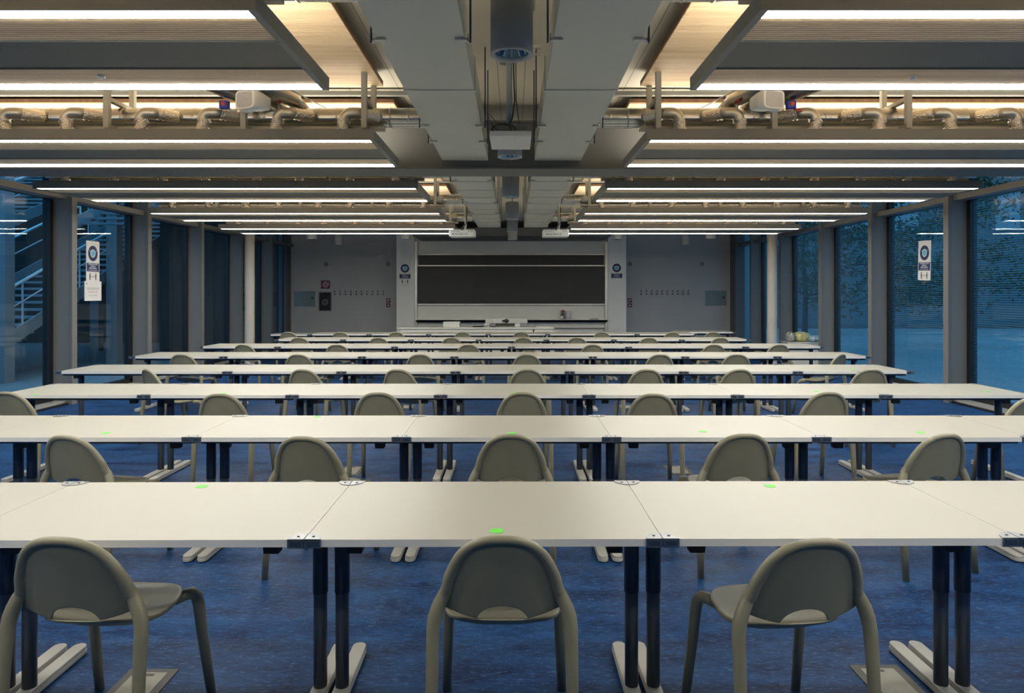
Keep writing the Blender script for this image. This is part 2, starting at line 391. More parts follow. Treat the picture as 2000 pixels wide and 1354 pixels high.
for side, (x0, x1) in (('left', PL), ('right', PR)):
    base = None
    for k in range(5):
        lab = '%s suspended grey ceiling light panel with wood slats, %s side of the room' % (pw[k], side)
        if base is None: base = light_panel(x0, x1, PY[0]); tag(base, lab, 'ceiling light', 'suspended ceiling light panels')
        else: dup(base, (x0, PY[k], PZ), 0, label=lab)
    for k, wd in ((-1, 'directly above the viewpoint'),):   # unseen pair continuing the rows, added to light the chair backs
        dup(base, (x0, PY[0]+2.35*k, PZ), 0, label='unseen suspended ceiling light panel added on the %s, %s' % (side, wd))
# small detectors under the two nearest panels
for px, py, sd in ((198, 149, 'left'), (1783, 151, 'right')):
    d = 1.15*F/(573-py)
    o = MB().lathe([(0.0, -0.010), (0.012, -0.009), (0.018, -0.002), (0.02, 0.008), (0, 0.008)], (0, 0, 0), 20).build('smoke_detector', 'whiteplastic')
    o.location = (X(px, d), d, PZ-0.004)
    tag(fixn(o), 'small round white detector under the nearest %s ceiling panel' % sd, 'detector', 'detectors under ceiling panels')

# wooden ceiling rafts above the light panels
def raft(x0, x1, y0, y1):
    mb = MB(); slats(mb, x0, x1, y0, y1, 0, 0.012, 0.0231, 0.006); mb.box(x0, x1, y0, y1, 0.012, 0.045, 1); return mb
RZ = E+1.68
rb = {}
for side in ('left', 'right'):
    for k in range(-1, 4):
        x0, x1 = (-5.35, -1.06) if side == 'left' else (1.03, 5.3)
        y0 = 6.05+2.35*(k-1)
        lab = '%s pale wooden slatted ceiling raft above the light panels, %s side' % (pw[k+1], side)
        if side not in rb:
            o = raft(0, x1-x0, 0, 1.85).build('ceiling_raft', ['wood', 'woodedge']); rb[side] = o
        else: o = dup(rb[side])
        o.location = (x0, y0, RZ); tag(o, lab, 'ceiling raft', 'wooden ceiling rafts')
# purlins under the deck in front of each raft
for k in range(5):
    y = 3.62+2.35*k
    tn += 1; struct('trim_%d' % (100+k), MB().box(XL+0.1, -0.75, y, y+0.05, E+1.735, E+1.77).box(0.75, XR-0.1, y, y+0.05, E+1.735, E+1.77), 'greymetal')

# ------------------------------------------------------------------ main rectangular ducts
def rect_duct(x0, x1, y0, y1, label, joints, brackets):
    zb = E+1.23; h = 0.2
    r = empty('rectangular_duct', ((x0+x1)/2, y0, zb), label=label, cat='air duct', group='rectangular ceiling ducts')
    cx = (x0+x1)/2
    body = MB().box(x0-cx, x1-cx, 0, y1-y0, 0, h)
    bevel(body.build('duct_body', 'ductpaint', r), 0.004)
    for j in joints:
        MB().box(x0-cx-0.006, x1-cx+0.006, j-y0, j-y0+0.035, -0.006, h+0.006).build('flange', 'ductpaint', r)
    for j in brackets:
        for s_ in (-1, 1):
            xe = (x1-x0)/2*s_
            MB().box(*sorted((xe+0.02*s_, xe-0.045*s_)), j-y0, j-y0+0.03, -0.012, -0.003).box(*sorted((xe+0.014*s_, xe+0.02*s_)), j-y0, j-y0+0.03, -0.02, 0.02).build('bracket', 'alu', r)
            MB().tube([(xe+0.028*s_, j-y0+0.015, -0.02), (xe+0.028*s_, j-y0+0.015, E+1.80-zb)], 0.005, 8).build('hanging_rod', 'navy', r)
    return r
rect_duct(-0.66, -0.236, -1.2, 6.33, 'wide pale grey rectangular duct, nearer length left of the centre gap', [1.7, 4.12], [3.28, 4.98, 5.5])
rect_duct(0.193, 0.625, -1.2, 6.33, 'wide pale grey rectangular duct, nearer length right of the centre gap', [1.7, 4.12], [3.28, 4.98, 5.5])
rect_duct(-0.66, -0.236, 6.70, 12.75, 'ribbed grey rectangular duct beyond the steel beam, left of centre gap', [7.5+0.62*i for i in range(9)], [7.4, 9.2, 10.4, 11.6])
rect_duct(0.193, 0.625, 6.70, 12.75, 'ribbed grey rectangular duct beyond the steel beam, right of centre gap', [7.5+0.62*i for i in range(9)], [7.4, 9.2, 10.4, 11.6])

# ------------------------------------------------------------------ spiral ducts with elbows
EXL = [-4.95, -4.42, -3.89, -3.42, -2.85, -2.37, -1.80, -1.29]
EXR = [1.26, 1.72, 2.30, 2.80, 3.34, 3.84, 4.35, 4.85]
def spiral_duct(side):
    r = empty('spiral_duct', (0, 0, 0))
    x0, x1 = (-5.3, -0.655) if side < 0 else (0.62, 5.25)
    mb = MB(); R = 0.078; xs = x0; rings = []
    while xs < x1-1e-6:
        for dx, rr in ((0, R), (0.004, R), (0.124, R), (0.128, R), (0.131, R+0.0035), (0.137, R+0.0035)):
            x = min(xs+dx, x1); rings.append([(x, math.cos(2*PI*k/28)*rr, math.sin(2*PI*k/28)*rr) for k in range(28)])
        xs += 0.14
    mb.rings(rings); mb.build('duct_tube', 'galv', r)
    for n_, ex in enumerate(EXL if side < 0 else EXR):
        s = -1 if side < 0 else 1
        # elbow leaves the duct forward, turns sideways and drops
        path = []; rad = []
        yy = -0.185
        path = [(ex-s*0.13, yy+0.02, -0.008), (ex-s*0.10, yy+0.004, -0.008)]
        for i in range(9):
            a_ = PI/2*i/8; path.append((ex-s*0.055*(1-math.sin(a_)), yy, -0.063+0.055*math.cos(a_)))
        path.append((ex, yy, -0.08))
        e_ = MB().tube(path, 0.043, 16).build('elbow', 'elbow', r)
        fp = []; fr_ = []
        for i in range(17):
            t = i/16; fp.append((ex+s*0.012*math.sin(t*3+n_), yy-0.004*t, -0.058-0.115*t)); fr_.append(0.045+(0.004 if i % 2 else -0.002))
        MB().tube(fp, fr_, 16).build('flexible_sleeve', 'foil', e_)
        gp = [(ex-s*(0.115+0.012*i), yy+0.012+0.0105*i, -0.008) for i in range(11)]
        MB().tube(gp, [0.046+(0.003 if i % 2 else -0.003) for i in range(11)], 14).build('branch_sleeve', 'foil', e_)
    return r
base = {}
rows5 = ['above second light panel row', 'behind steel beam, third panel row',
         'over fourth panel row', 'over farthest panel row']
for side in (-1, 1):
    for k in range(-1, 4):
        y = 5.40+2.35*k
        lab = 'shiny spiral duct with elbows, %s side, %s' % ('left' if side < 0 else 'right', (['above nearest panel row']+rows5)[k+1])
        if side not in base: o = spiral_duct(side); base[side] = o; tag(o, lab, 'air duct', 'spiral ducts across the ceiling')
        else: o = dup(base[side], label=lab)
        o.location = (0, y, E+1.385)

# support frames of square tube around each spiral duct
def support_frame(side):
    r = empty('support_frame', (0, 0, 0)); t_ = 0.02
    xs = (-3.09, -2.05, -1.135) if side < 0 else (1.10, 1.98, 3.0)
    x0, x1 = (-5.2, -1.0) if side < 0 else (0.98, 5.1)
    MB().box(x0, x1, 0.09, 0.13, -0.015, 0.018).build('lower_rail', 'frame', r)
    for j, x in enumerate(xs+((-4.3,) if side < 0 else (4.2,))):
        zt = DZ-(E+1.275)
        if j != 1: MB().box(x-t_, x+t_, -t_-0.01, t_-0.01, -0.02, zt).build('post', 'frame', r)
        else: MB().box(x-t_, x+t_, -t_-0.01, t_-0.01, -0.04, 0.2).build('post', 'frame', r)
        MB().box(x-t_, x+t_, 0.32, 0.36, 0.17, zt).build('post', 'frame', r)
        MB().box(x-t_, x+t_, -0.01, 0.10, -0.012, 0.012).box(x-t_, x+t_, 0, 0.36, 0.19, 0.22).build('cross_arm', 'frame', r)
    return r
base = {}
for side in (-1, 1):
    for k in range(-1, 4):
        lab = 'pale steel tube support frame, %s side, %s' % ('left' if side < 0 else 'right', (['above nearest panel row']+rows5)[k+1])
        if side not in base: o = support_frame(side); base[side] = o; tag(o, lab, 'support frame', 'steel frames holding the spiral ducts')
        else: o = dup(base[side], label=lab)
        o.location = (0, 5.2+2.35*k, E+1.275)

# slanting silver ducts behind the speakers
for s, nm in ((-1, 'left'), (1, 'right')):
    for j in range(3):
        xa = s*(1.72+0.17*j); 
        o = MB().tube([(xa+s*0.42, 4.6, E+1.585), (xa+s*0.22, 4.95, E+1.555), (xa, 5.33, E+1.51), (xa-s*0.05, 5.42, E+1.44)], [0.06]*4, 16).build('slanting_duct', 'galv')
        tag(o, 'slanting silver duct tube behind the %s loudspeaker, %s of three' % (nm, ['innermost', 'middle', 'outermost'][j]), 'air duct', 'slanting silver ducts')
    o = MB().tube([(s*1.45, 5.60, E+1.47), (s*2.25, 5.60, E+1.47)], 0.008, 8).tube([(s*1.45, 5.6, E+1.47), (s*1.95, 4.55, E+1.6)], 0.006, 8).build('bent_rod', 'alu')
    tag(o, 'thin bent metal rod under the slanting ducts, %s side' % nm, 'rod', 'bent rods')

# ------------------------------------------------------------------ loudspeakers
def speaker(px, s, name):
    d = 4.75; x = X(px, d); z = Z(199, d)
    r = empty('loudspeaker', (x, d, z), label='white ceiling loudspeaker hanging at the %s above the second light panel' % name, cat='loudspeaker', group='hanging loudspeakers')
    def sec(y, hw, hz, dx=0):
        pts = []; n = 24
        for k in range(n):
            a = 2*PI*k/n; c, s_ = math.cos(a), math.sin(a)
            pts.append((dx+hw*abs(c)**0.35*(1 if c > 0 else -1), y, hz*abs(s_)**0.35*(1 if s_ > 0 else -1)))
        return pts
    b = MB().rings([sec(-0.075, 0.086, 0.064, -s*0.0), sec(-0.07, 0.09, 0.068), sec(0.0, 0.085, 0.06, -s*0.01), sec(0.09, 0.055, 0.045, -s*0.02)])
    body = fixn(b.build('cabinet', 'speaker', r)); 
    g = fixn(MB().rings([sec(-0.0775, 0.070, 0.052), sec(-0.074, 0.073, 0.054)]).build('grille', 'grille', r))
    k = MB().box(-s*-0.07, -s*-0.115, -0.02, 0.06, -0.045, 0.03) if False else MB().box(*sorted((s*0.07, s*0.125)), -0.0, 0.06, -0.05, 0.045)
    k.build('connection_box', 'whiteplastic', r)
    MB().box(-0.012, 0.012, 0.03, 0.055, 0.04, DZ-z).build('mounting_arm', 'frame', r)
    r.rotation_euler = (0, 0, s*0.45 if s < 0 else 0.35)
    return r
speaker(494, -1, 'left'); speaker(1498, 1, 'right')
# valves
for px, nm in ((438, 'left'), (1545, 'right')):
    d = 5.15; r = empty('valve_actuator', (X(px, d), d, Z(205, d)), label='small blue valve box with orange dial beside the %s loudspeaker' % nm, cat='valve', group='blue valves')
    bevel(MB().box(-0.035, 0.035, -0.02, 0.03, -0.03, 0.03).build('housing', 'blue', r), 0.008)
    MB().lathe([(0, -0.028), (0.016, -0.028), (0.018, -0.018)], (0, 0, 0.004), 16, axis='y').build('dial', 'orange', r)
    MB().tube([(0.03, 0.01, -0.03), (0.06, 0.01, -0.04), (0.09, 0.02, -0.04)], 0.008, 8).build('pipe', 'orange' if nm == 'right' else 'alu', r)
for s, nm in ((-1, 'left'), (1, 'right')):
    d = 5.215; px = 545 if s < 0 else 1440
    o = MB().lathe([(0, 0.03), (0.02, 0.03), (0.02, 0.012), (0, 0.01)], (0, 0, 0), 14, 0).lathe([(0, 0.012), (0.009, 0.01), (0.009, -0.13), (0, -0.13)], (0, 0, 0), 12, 1).build('drain_cap', ['redcap', 'elbow'])
    o.location = (X(px, d), d, Z(204, d)); tag(fixn(o), 'dark red pipe cap above an elbow, %s side' % nm, 'pipe cap', 'red pipe caps')

# ------------------------------------------------------------------ cylinder lamps
def cyl_lamp():
    r = empty('cylinder_lamp')
    MB().lathe([(0.0, 0.245), (0.085, 0.245), (0.1, 0.235), (0.1, 0.0), (0.098, -0.004)], n=40).build('housing', 'lampcyl', r)
    MB().lathe([(0.098, -0.004), (0.102, -0.012), (0.1, -0.016), (0.082, -0.014), (0.078, 0.0)], n=40).build('ring', 'lampring', r)
    MB().lathe([(0.078, 0.0), (0.066, 0.05), (0.04, 0.095), (0.018, 0.11), (0.0, 0.11)], n=40).build('reflector', 'reflector', r)
    f = MB()
    for k in range(12):
        a = 2*PI*k/12; c, s_ = math.cos(a), math.sin(a)
        f.tube([(c*0.078, s_*0.078, 0.004), (c*0.03, s_*0.03, 0.09)], 0.0028, 6)
    f.build('fins', 'whiteplastic', r)
    MB().lathe([(0.0, 0.02), (0.022, 0.02), (0.03, 0.03), (0.022, 0.1), (0, 0.1)], n=20).build('bulb', 'black', r)
    MB().tube([(0, 0, 0.24), (0, 0, 0.67)], 0.009, 10).build('stem', 'lampring', r)
    return r
lamp0 = None
LZ = E+1.13
lampspec = [(-0.0085, 3.2, 'nearest centre, large and blue grey'), (-0.03, 5.6, 'centre row, just beyond the hanging white projector box'),
            (-0.035, 7.95, 'centre row, first beyond the steel beam'), (-0.02, 10.3, 'centre row, second beyond the steel beam'),
            (-0.02, 12.35, 'centre row, third beyond the steel beam'), (-0.02, 14.3, 'farthest of the centre row, near the blackboard soffit')]
for px, py, nm in ((660, 477.5, 'left, long one before the grey wall'), (1339, 476.5, 'right, long one before the grey wall'), (609, 465.5, 'far left, half hidden by a panel'),
                   (793, 465.5, 'left, over the white pillar'), (1205, 465.5, 'right, over the white pillar'), (1388, 464.5, 'far right, half hidden by a panel')):
    d = 1.13*F/(573-py); lampspec.append((X(px, d), d, nm))
for x, y, nm in lampspec:
    lab = 'grey cylinder downlight, '+nm
    if lamp0 is None: lamp0 = cyl_lamp(); o = lamp0
    else: o = dup(lamp0)
    o.location = (x, y, LZ); tag(o, lab, 'ceiling lamp', 'cylinder downlights')

# ------------------------------------------------------------------ projectors
d = 4.72
r = empty('projector', (X(997, d), d, E+1.085), label='white box projector hanging in the middle between the two ducts', cat='projector')
bevel(MB().box(-0.145, 0.145, 0, 0.44, 0, 0.04).build('case', 'whiteplastic', r), 0.006)
MB().box(-0.12, 0.12, 0.05, 0.4, 0.04, 0.10).build('upper_case', 'greymetal', r)
for sx_ in (-0.03, 0.03):
    for sy in (0.05, 0.09): MB().lathe([(0, -0.002), (0.004, -0.002), (0.004, 0.001)], (sx_, sy, 0), 8).build('screw', 'lampring', r)
MB().tube([(-0.01, 0.2, 0.1), (-0.01, 0.2, 0.71)], 0.022, 16).build('pole', 'pole', r)
cb = MB()
for j, rr in enumerate((0.05, 0.065, 0.055)):
    cb.tube([(-0.06+rr*math.cos(a*PI/9)*1.3+0.01*j, 0.03+0.02*j, 0.06+rr*0.6*math.sin(a*PI/9)) for a in range(19)], 0.0035, 6)
cb.tube([(-0.03, 0.1, 0.06), (0.012, 0.14, 0.16), (0.03, 0.17, 0.3), (0.022, 0.18, 0.5), (0.02, 0.18, 0.7)], 0.005, 6)
cb.tube([(0.1, 0.1, 0.05), (0.06, 0.12, 0.12), (0.04, 0.17, 0.3), (0.036, 0.18, 0.7)], 0.003, 6)
cb.tube([(-0.09, 0.04, 0.05), (-0.13, 0.05, 0.09), (-0.16, 0.06, 0.16), (-0.15, 0.06, 0.17), (-0.1, 0.08, 0.12)], 0.0025, 6)
cb.build('cables', 'cable', r)
def small_projector(px, s, nm):
    d = 10.4; x = X(px, d); z = Z(455, d)
    r = empty('projector', (x, d, z), label='small white projector on a bent arm, %s of the pair before the blackboard' % nm, cat='projector', group='projectors before the blackboard')
    bevel(MB().box(-0.2, 0.2, 0, 0.3, -0.055, 0.055).build('case', 'whiteplastic', r), 0.02, 3)
    v = MB()
    for i in range(6):
        for j in range(3): v.box(-0.17+i*0.024, -0.155+i*0.024, -0.003, 0.003, 0.012+j*0.014, 0.02+j*0.014)
    for i in range(4):
        for j in range(3): v.box(0.1+i*0.02, 0.112+i*0.02, -0.003, 0.003, 0.012+j*0.014, 0.02+j*0.014)
    v.build('vents', 'lampring', r)
    c = MB()
    for i, w_ in enumerate((0.03, 0.012, 0.02, 0.012, 0.02, 0.02, 0.012, 0.012, 0.02)): c.box(-0.15+i*0.027, -0.15+i*0.027+w_*0.8, -0.003, 0.003, -0.025, -0.012)
    c.build('sockets', 'black', r)
    MB().tube([(0.04, 0.12, 0.05), (0.055, 0.12, 0.14), (0.045, 0.12, 0.35), (0.05, 0.12, 0.85)], 0.018, 12).build('arm', 'frame', r)
    MB().tube([(0.0, 0.0, 0.04), (0.02, -0.02, 0.09), (0.07, 0.05, 0.16), (0.072, 0.09, 0.4)], 0.008, 8).build('cable', 'cable', r)
    return r
small_projector(902, 1, 'left'); small_projector(1086, -1, 'right')

# centre gap fittings on the deck
o = MB().tube([(0.13, -1.0, E+1.7), (0.13, 3.55, E+1.7), (0.11, 3.62, E+1.66), (0.10, 3.63, E+1.5)], 0.014, 10).build('ceiling_conduit', 'frame')
tag(o, 'bent pale conduit running under the deck right of the nearest downlight', 'conduit')
o = MB().lathe([(0, -0.11), (0.05, -0.10), (0.065, -0.06), (0.05, -0.03), (0.05, 0.0), (0, 0.0)], (0, 0, 0), 20).build('ceiling_sensor', 'greymetal')
o.location = (-0.055, 5.05, DZ); tag(fixn(o), 'grey dome sensor on the deck behind the projector pole', 'sensor')
o = MB().tube([(0.0, 4.7, E+1.70), (0.19, 4.7, E+1.70)], 0.016, 10).tube([(0.0, 4.74, E+1.66), (0.19, 4.74, E+1.66)], 0.008, 8).build('cross_pipe', 'frame')
tag(o, 'short grey cross pipe behind the projector pole', 'pipe')

# ------------------------------------------------------------------ round columns
for px, nm in ((487.5, 'left'), (1508, 'right')):
    d = 14.2
    o = MB().lathe([(0.0, 0), (0.12, 0), (0.12, 0.01), (0.1, 0.012), (0.1, DZ), (0, DZ)], n=40).build('round_column', 'column')
    o.location = (X(px, d), d, 0); o['kind'] = 'structure'

# ------------------------------------------------------------------ chair
def outline_w(z):
    pts = [(0.520, .222), (.532, .219), (.55, .212), (.577, .198), (.60, .182), (.617, .174), (.645, .168), (.673, .157), (.70, .144), (.722, .128), (.745, .104), (.762, .078), (.772, .052), (.777, 0.0)]
    for (a, wa), (b_, wb_) in zip(pts, pts[1:]):
        if a <= z <= b_:
            t_ = (z-a)/(b_-a); return wa+(wb_-wa)*t_
    return 0.0
def back_y(x, z): return -0.168-0.285*(z-0.5)+0.9*x*x
def make_chair():
    r = empty('chair')
    # arch points (rim centre line) from left z=.60 over the top to right
    arch = []
    N = 28
    
    ctrl = [(.188, .570), (.179, .593), (.172, .628), (.160, .660), (.145, .694), (.126, .725), (.099, .751), (.066, .768), (.033, .7755), (0, .777)]
    full = [(-a, b_) for a, b_ in ctrl]+[(a, b_) for a, b_ in ctrl[::-1][1:]]
    # smooth resample (Catmull-Rom)
    sm = []
    for i in range(len(full)-1):
        p0 = full[max(i-1, 0)]; p1 = full[i]; p2 = full[i+1]; p3 = full[min(i+2, len(full)-1)]
        for k in range(3):
            t_ = k/3
            sm.append(tuple(0.5*((2*p1[j])+(-p0[j]+p2[j])*t_+(2*p0[j]-5*p1[j]+4*p2[j]-p3[j])*t_*t_+(-p0[j]+3*p1[j]-3*p2[j]+p3[j])*t_**3) for j in (0, 1)))
    sm.append(full[-1])
    bk = MB()
    rad = [0.014+0.0065*min(1, (abs(x)/0.186)**3) for x, z in sm]
    bk.tube([(x, back_y(x, z), z) for x, z in sm], rad, 12)
    # shell: columns in x
    cols = []
    nx = 36
    def ztop(x):
        ax = abs(x)
        for (a, b_), (c, d_) in zip(sm[len(sm)//2:], sm[len(sm)//2+1:]):
            if a <= ax <= c: return b_+(d_-b_)*(ax-a)/(c-a+1e-9)
        return 0.57
    def zbot(x):
        z = 0.488+1.05*x*x
        if abs(x) < 0.08: z = max(z, 0.492+0.052*math.sqrt(max(0, 1-(x/0.08)**2)))
        return z
    for sgn in (-1, 1):
        rings = []
        for i in range(nx+1):
            x = -0.187+0.374*i/nx; zb_, zt_ = zbot(x), max(ztop(x), zbot(x)+0.01)
            rings.append([(x, back_y(x, zb_+(zt_-zb_)*j/10)+0.005*sgn, zb_+(zt_-zb_)*j/10) for j in range(11)])
        bk.rings(rings, closed=False, cap=False)
    # closing strip of the lower edge
    rings = []
    for i in range(nx+1):
        x = -0.187+0.374*i/nx; z = zbot(x); y = back_y(x, z)
        rings.append([(x, y-0.005, z), (x, y-0.003, z-0.003), (x, y+0.003, z-0.003), (x, y+0.005, z)])
    bk.rings(rings, closed=False, cap=False)
    fixn(bk.build('backrest', 'chair', r))
    # seat
    st = MB(); n = 48; top = []; 
    def bnd(a, sc=1.0):
        c, s_ = math.cos(a), math.sin(a); p = 2/2.7
        x = 0.205*abs(c)**p*(1 if c > 0 else -1); y = 0.215*abs(s_)**p*(1 if s_ > 0 else -1)
        y += 0.035; x *= (1-0.10*max(0, s_)-0.36*max(0, -s_)**1.5); return x*sc, 0.035+(y-0.035)*sc
    def zt_(x, y, q):
        z = 0.438+0.016*q*q
        if y < -0.03: z += 0.5*(-0.03-y)**1.3
        if y > 0.16: z -= 1.8*(y-0.16)**2
        return z
    rings = []
    for q in (0.02, 0.25, 0.5, 0.7, 0.85, 0.94, 0.985, 1.0):
        rg = []
        for k in range(n):
            x, y = bnd(2*PI*k/n, q); rg.append((x, y, zt_(x, y, q)-(0.004 if q > 0.99 else 0)))
        rings.append(rg)
    for q, dz in ((0.995, 0.012), (0.97, 0.019), (0.85, 0.027), (0.6, 0.032), (0.3, 0.033), (0.02, 0.033)):
        rg = []
        for k in range(n):
            x, y = bnd(2*PI*k/n, q); rg.append((x, y, zt_(x, y, q)-dz*(1-0.62*min(1, max(0, (-y-0.02)/0.12)))))
        rings.append(rg)
    st.rings(rings); fixn(st.build('seat', 'chair', r))
    # legs
    for s_ in (-1, 1):
        p = [(s_*.1745, back_y(.1745, .613), .613), (s_*.179, back_y(.179, .594), .594), (s_*.187, -.157, .573), (s_*.198, -.160, .552), (s_*.209, -.162, .528), (s_*.219, -.165, .498), (s_*.224, -.170, .46), (s_*.225, -.180, .39), (s_*.227, -.195, .20), (s_*.231, -.212, 0)]
        MB().tube(p, [.0165, .0188, .0205, .0218, .0228, .0232, .022, .0205, .019, .017], 14).build('leg', 'chair', r)
        p = [(s_*.165, .13, .425), (s_*.185, .165, .432), (s_*.198, .19, .428), (s_*.206, .208, .41), (s_*.209, .22, .37), (s_*.213, .238, .25), (s_*.224, .285, 0)]
        MB().tube(p, [.017, .021, .022, .0215, .021, .0195, .017], 14).build('leg', 'chair', r)
    # shoulder web between the rear leg and the shell
    return r

chair_rows = [
 [(110, 1049, -3), (980, 1047, 0), (1600, 1052, 7)],
 [(125, 850, -12), (590, 852, -8), (998, 848, 0), (1455, 847, 5), (1850, 847, 14)],
 [(10, 768, -8), (427, 768, -3), (737, 767, 0), (1020, 767, 2), (1277, 764, -2), (1620, 765, 4), (2010, 795, 25)],
 [(285, 723, -38), (590, 720, -12), (776, 724, -16), (1030, 720, 0), (1264, 720, 3), (1445, 721, 6), (1703, 720, -2)],
 [(353, 695, -4), (581, 695, -5), (819, 694, -3), (1029, 693, 0), (1290, 693, 2), (1440, 693, -4), (1645, 691, 38)],
 [(474, 674, -6), (657, 674, 3), (914, 674, 0), (1158, 674, 2), (1395, 674, -3), (1523, 674, 5)],
 [(583, 662, 4), (738, 662, -3), (881, 660, 2), (1022, 660, 0), (1127, 660, -4), (1268, 660, 3), (1408, 660, 5)],
 [(562, 649, 3), (664, 650, 0), (773, 650, -3), (903, 650, 2), (1018, 649, 0), (1176, 649, -2), (1314, 649, 4), (1393, 648, -4)],
]
rown = ['nearest', 'second nearest', 'third nearest', 'fourth nearest', 'fourth farthest', 'third farthest', 'second farthest', 'farthest']
ROWD = [2.285, 3.90, 5.52, 7.18, 8.87, 10.5, 12.1, 13.75]
chair0 = None
for ri, row in enumerate(chair_rows):
    for ci, (px, py, rot) in enumerate(row):
        d = (E-0.791)*F/(py-573)
        if ri >= 2: d = ROWD[ri]-0.30+0.05*math.sin(ci*2.3+ri)      # height of the top edge fixes depth only when near
        if ri >= 3: d = ROWD[ri]-0.34
        if px == 2010: d = 4.95
        a = math.radians(rot); x = X(px, d)
        cx, cy = x-0.25*math.sin(a), d+0.25*math.cos(a)
        lab = 'olive grey shell chair facing the blackboard, %s at the %s table row' % (place_word(ci, len(row)), rown[ri])
        if chair0 is None: chair0 = make_chair(); o = chair0
        else: o = dup(chair0)
        o.location = (cx, cy, 0); o.rotation_euler = (0, 0, a)
        tag(o, lab, 'chair', 'chairs at the %s table row' % rown[ri])

# ------------------------------------------------------------------ tables
TH = E-0.824; TT = 0.025; TD = 0.70
_tab = {}
def make_table(W, dep=TD):
    r = empty('table'); g = 0.0015
    tp = MB().box(g, W-g, 0, dep, TH-TT, TH, 1, top=0); tp.build('tabletop', ['tabletop', 'tableedge'], r)
    for cx, sx_ in ((g, 1), (W-g, -1)):
        for cy, sy in ((-0.004, 1), (dep+0.004, -1)):
            R = 0.054; arc = [(0, 0)]+[(R*math.cos(k*PI/16), 0.060*math.sin(k*PI/16)) for k in range(9)]
            c = MB().prism([(cx+sx_*a, cy+sy*b_) for a, b_ in arc], TH-0.0005, TH+0.003, 0)
            c.box(*sorted((cx, cx+sx_*R)), *sorted((cy, cy+sy*0.006)), TH-TT-0.003, TH+0.002, 0)
            c.box(*sorted((cx+sx_*0.008, cx+sx_*(R-0.008))), *sorted((cy-sy*0.002, cy)), TH-TT+0.004, TH-0.004, 1)
            c.lathe([(0.005, 0), (0.005, 0.003), (0, 0.003)], (cx+sx_*0.024, cy+sy*0.026, TH+0.002), 10, 1)
            fixn(c.build('corner_clamp', ['chrome', 'navy'], r))
    lx = 0.042
    for x in (lx, W-lx):
        MB().lathe([(0, 0.40), (0.0285, 0.40), (0.0285, TH-TT-0.02), (0, TH-TT-0.02)], (x, dep/2, 0), 24, 0).lathe([(0, 0.03), (0.0255, 0.03), (0.0255, 0.40)], (x, dep/2, 0), 24, 1).build('leg', ['navy', 'postgrey'], r)
        hw = 0.030; pts = []
        for k in range(13): a = PI*k/12; pts.append((x+hw*math.cos(a), dep-0.05+hw*math.sin(a)))
        for k in range(13): a = PI+PI*k/12; pts.append((x+hw*math.cos(a), 0.05+hw*math.sin(a)))
        f = MB().prism(pts, 0.005, 0.022).prism([(x+(p[0]-x)*0.96, dep/2+(p[1]-dep/2)*0.995) for p in pts], 0.022, 0.038)
        bevel(f.build('foot', 'footgrey', r), 0.003)
    fr = MB().box(0.02, W-0.02, 0.078, 0.108, TH-0.052, TH-TT).box(0.02, W-0.02, dep-0.108, dep-0.078, TH-0.052, TH-TT)
    for x in (lx, W-lx): fr.box(x-0.02, x+0.02, 0.108, dep-0.108, TH-0.050, TH-TT)
    fr.box(0.08, W-0.08, dep/2-0.02, dep/2+0.02, TH-0.08, TH-TT-0.01)
    fr.build('underframe', 'navy', r)
    for x in (0.145, W-0.145):
        q = [(x-0.032, TH-TT), (x-0.026, TH-0.085), (x+0.026, TH-0.085), (x+0.032, TH-TT)]
        fixn(MB().prism(q, 0.10, 0.14, fn=lambda a, b_, h: (a, h, b_)).build('edge_bracket', 'black', r))
    return r
def table(W):
    if W not in _tab: _tab[W] = make_table(W); return _tab[W]
    return dup(_tab[W])
rowspec = [(-3.10, [1.2]*5), (-4.24, [1.2]*7), (-4.19, [1.2]*7), (-4.81, [1.8]+[1.2]*6), (-4.97, [1.2, 1.8, 1.2, 1.8, 1.2, 1.2, 1.2]),
           (-4.83, [1.2, 1.8, 1.8, 1.8, 1.8, 1.2]), (-4.22, [1.2]*7), (-4.11, [1.2]*4+[1.8, 1.2])]
stick = {0: [(395, 951), (970, 1038), (1506, 950)], 1: [(207, 846), (620, 814), (1000, 846), (1373, 843), (1798, 845)],
         2: [(68, 771), (437, 768), (1003, 767), (1595, 765), (1927, 765)], 3: [(562, 721), (1220, 721), (1665, 722)]}
extras = []
for ri, (x0, ws) in enumerate(rowspec):
    x = x0; y = ROWD[ri]; dots = []
    for px, py in stick.get(ri, []):
        dd = 0.824*F/(py-573); dots.append((X(px, dd), min(max(dd, y+0.035), y+TD-0.035)))
    cnt = 0; n = len(ws)
    slope = 0.0062 if ri == 0 else 0.0
    for ti, W in enumerate(ws):
        yy = y+slope*(x+0.1)
        here = [q for q in dots if x+0.03 < q[0] < x+W-0.03]
        size = 'longer ' if (W > 1.5) else ''
        lab = '%swhite topped table%s, %s in the %s row' % (size, ' with green dot' if here else '', place_word(ti, n), rown[ri])
        o = table(W); o.location = (x, yy, 0); o.rotation_euler = (0, 0, math.atan(slope))
        tag(o, lab, 'table', 'tables of the %s row' % rown[ri])
        extras.append((o, ri, ti, n, W, x, yy, here))
        x += W
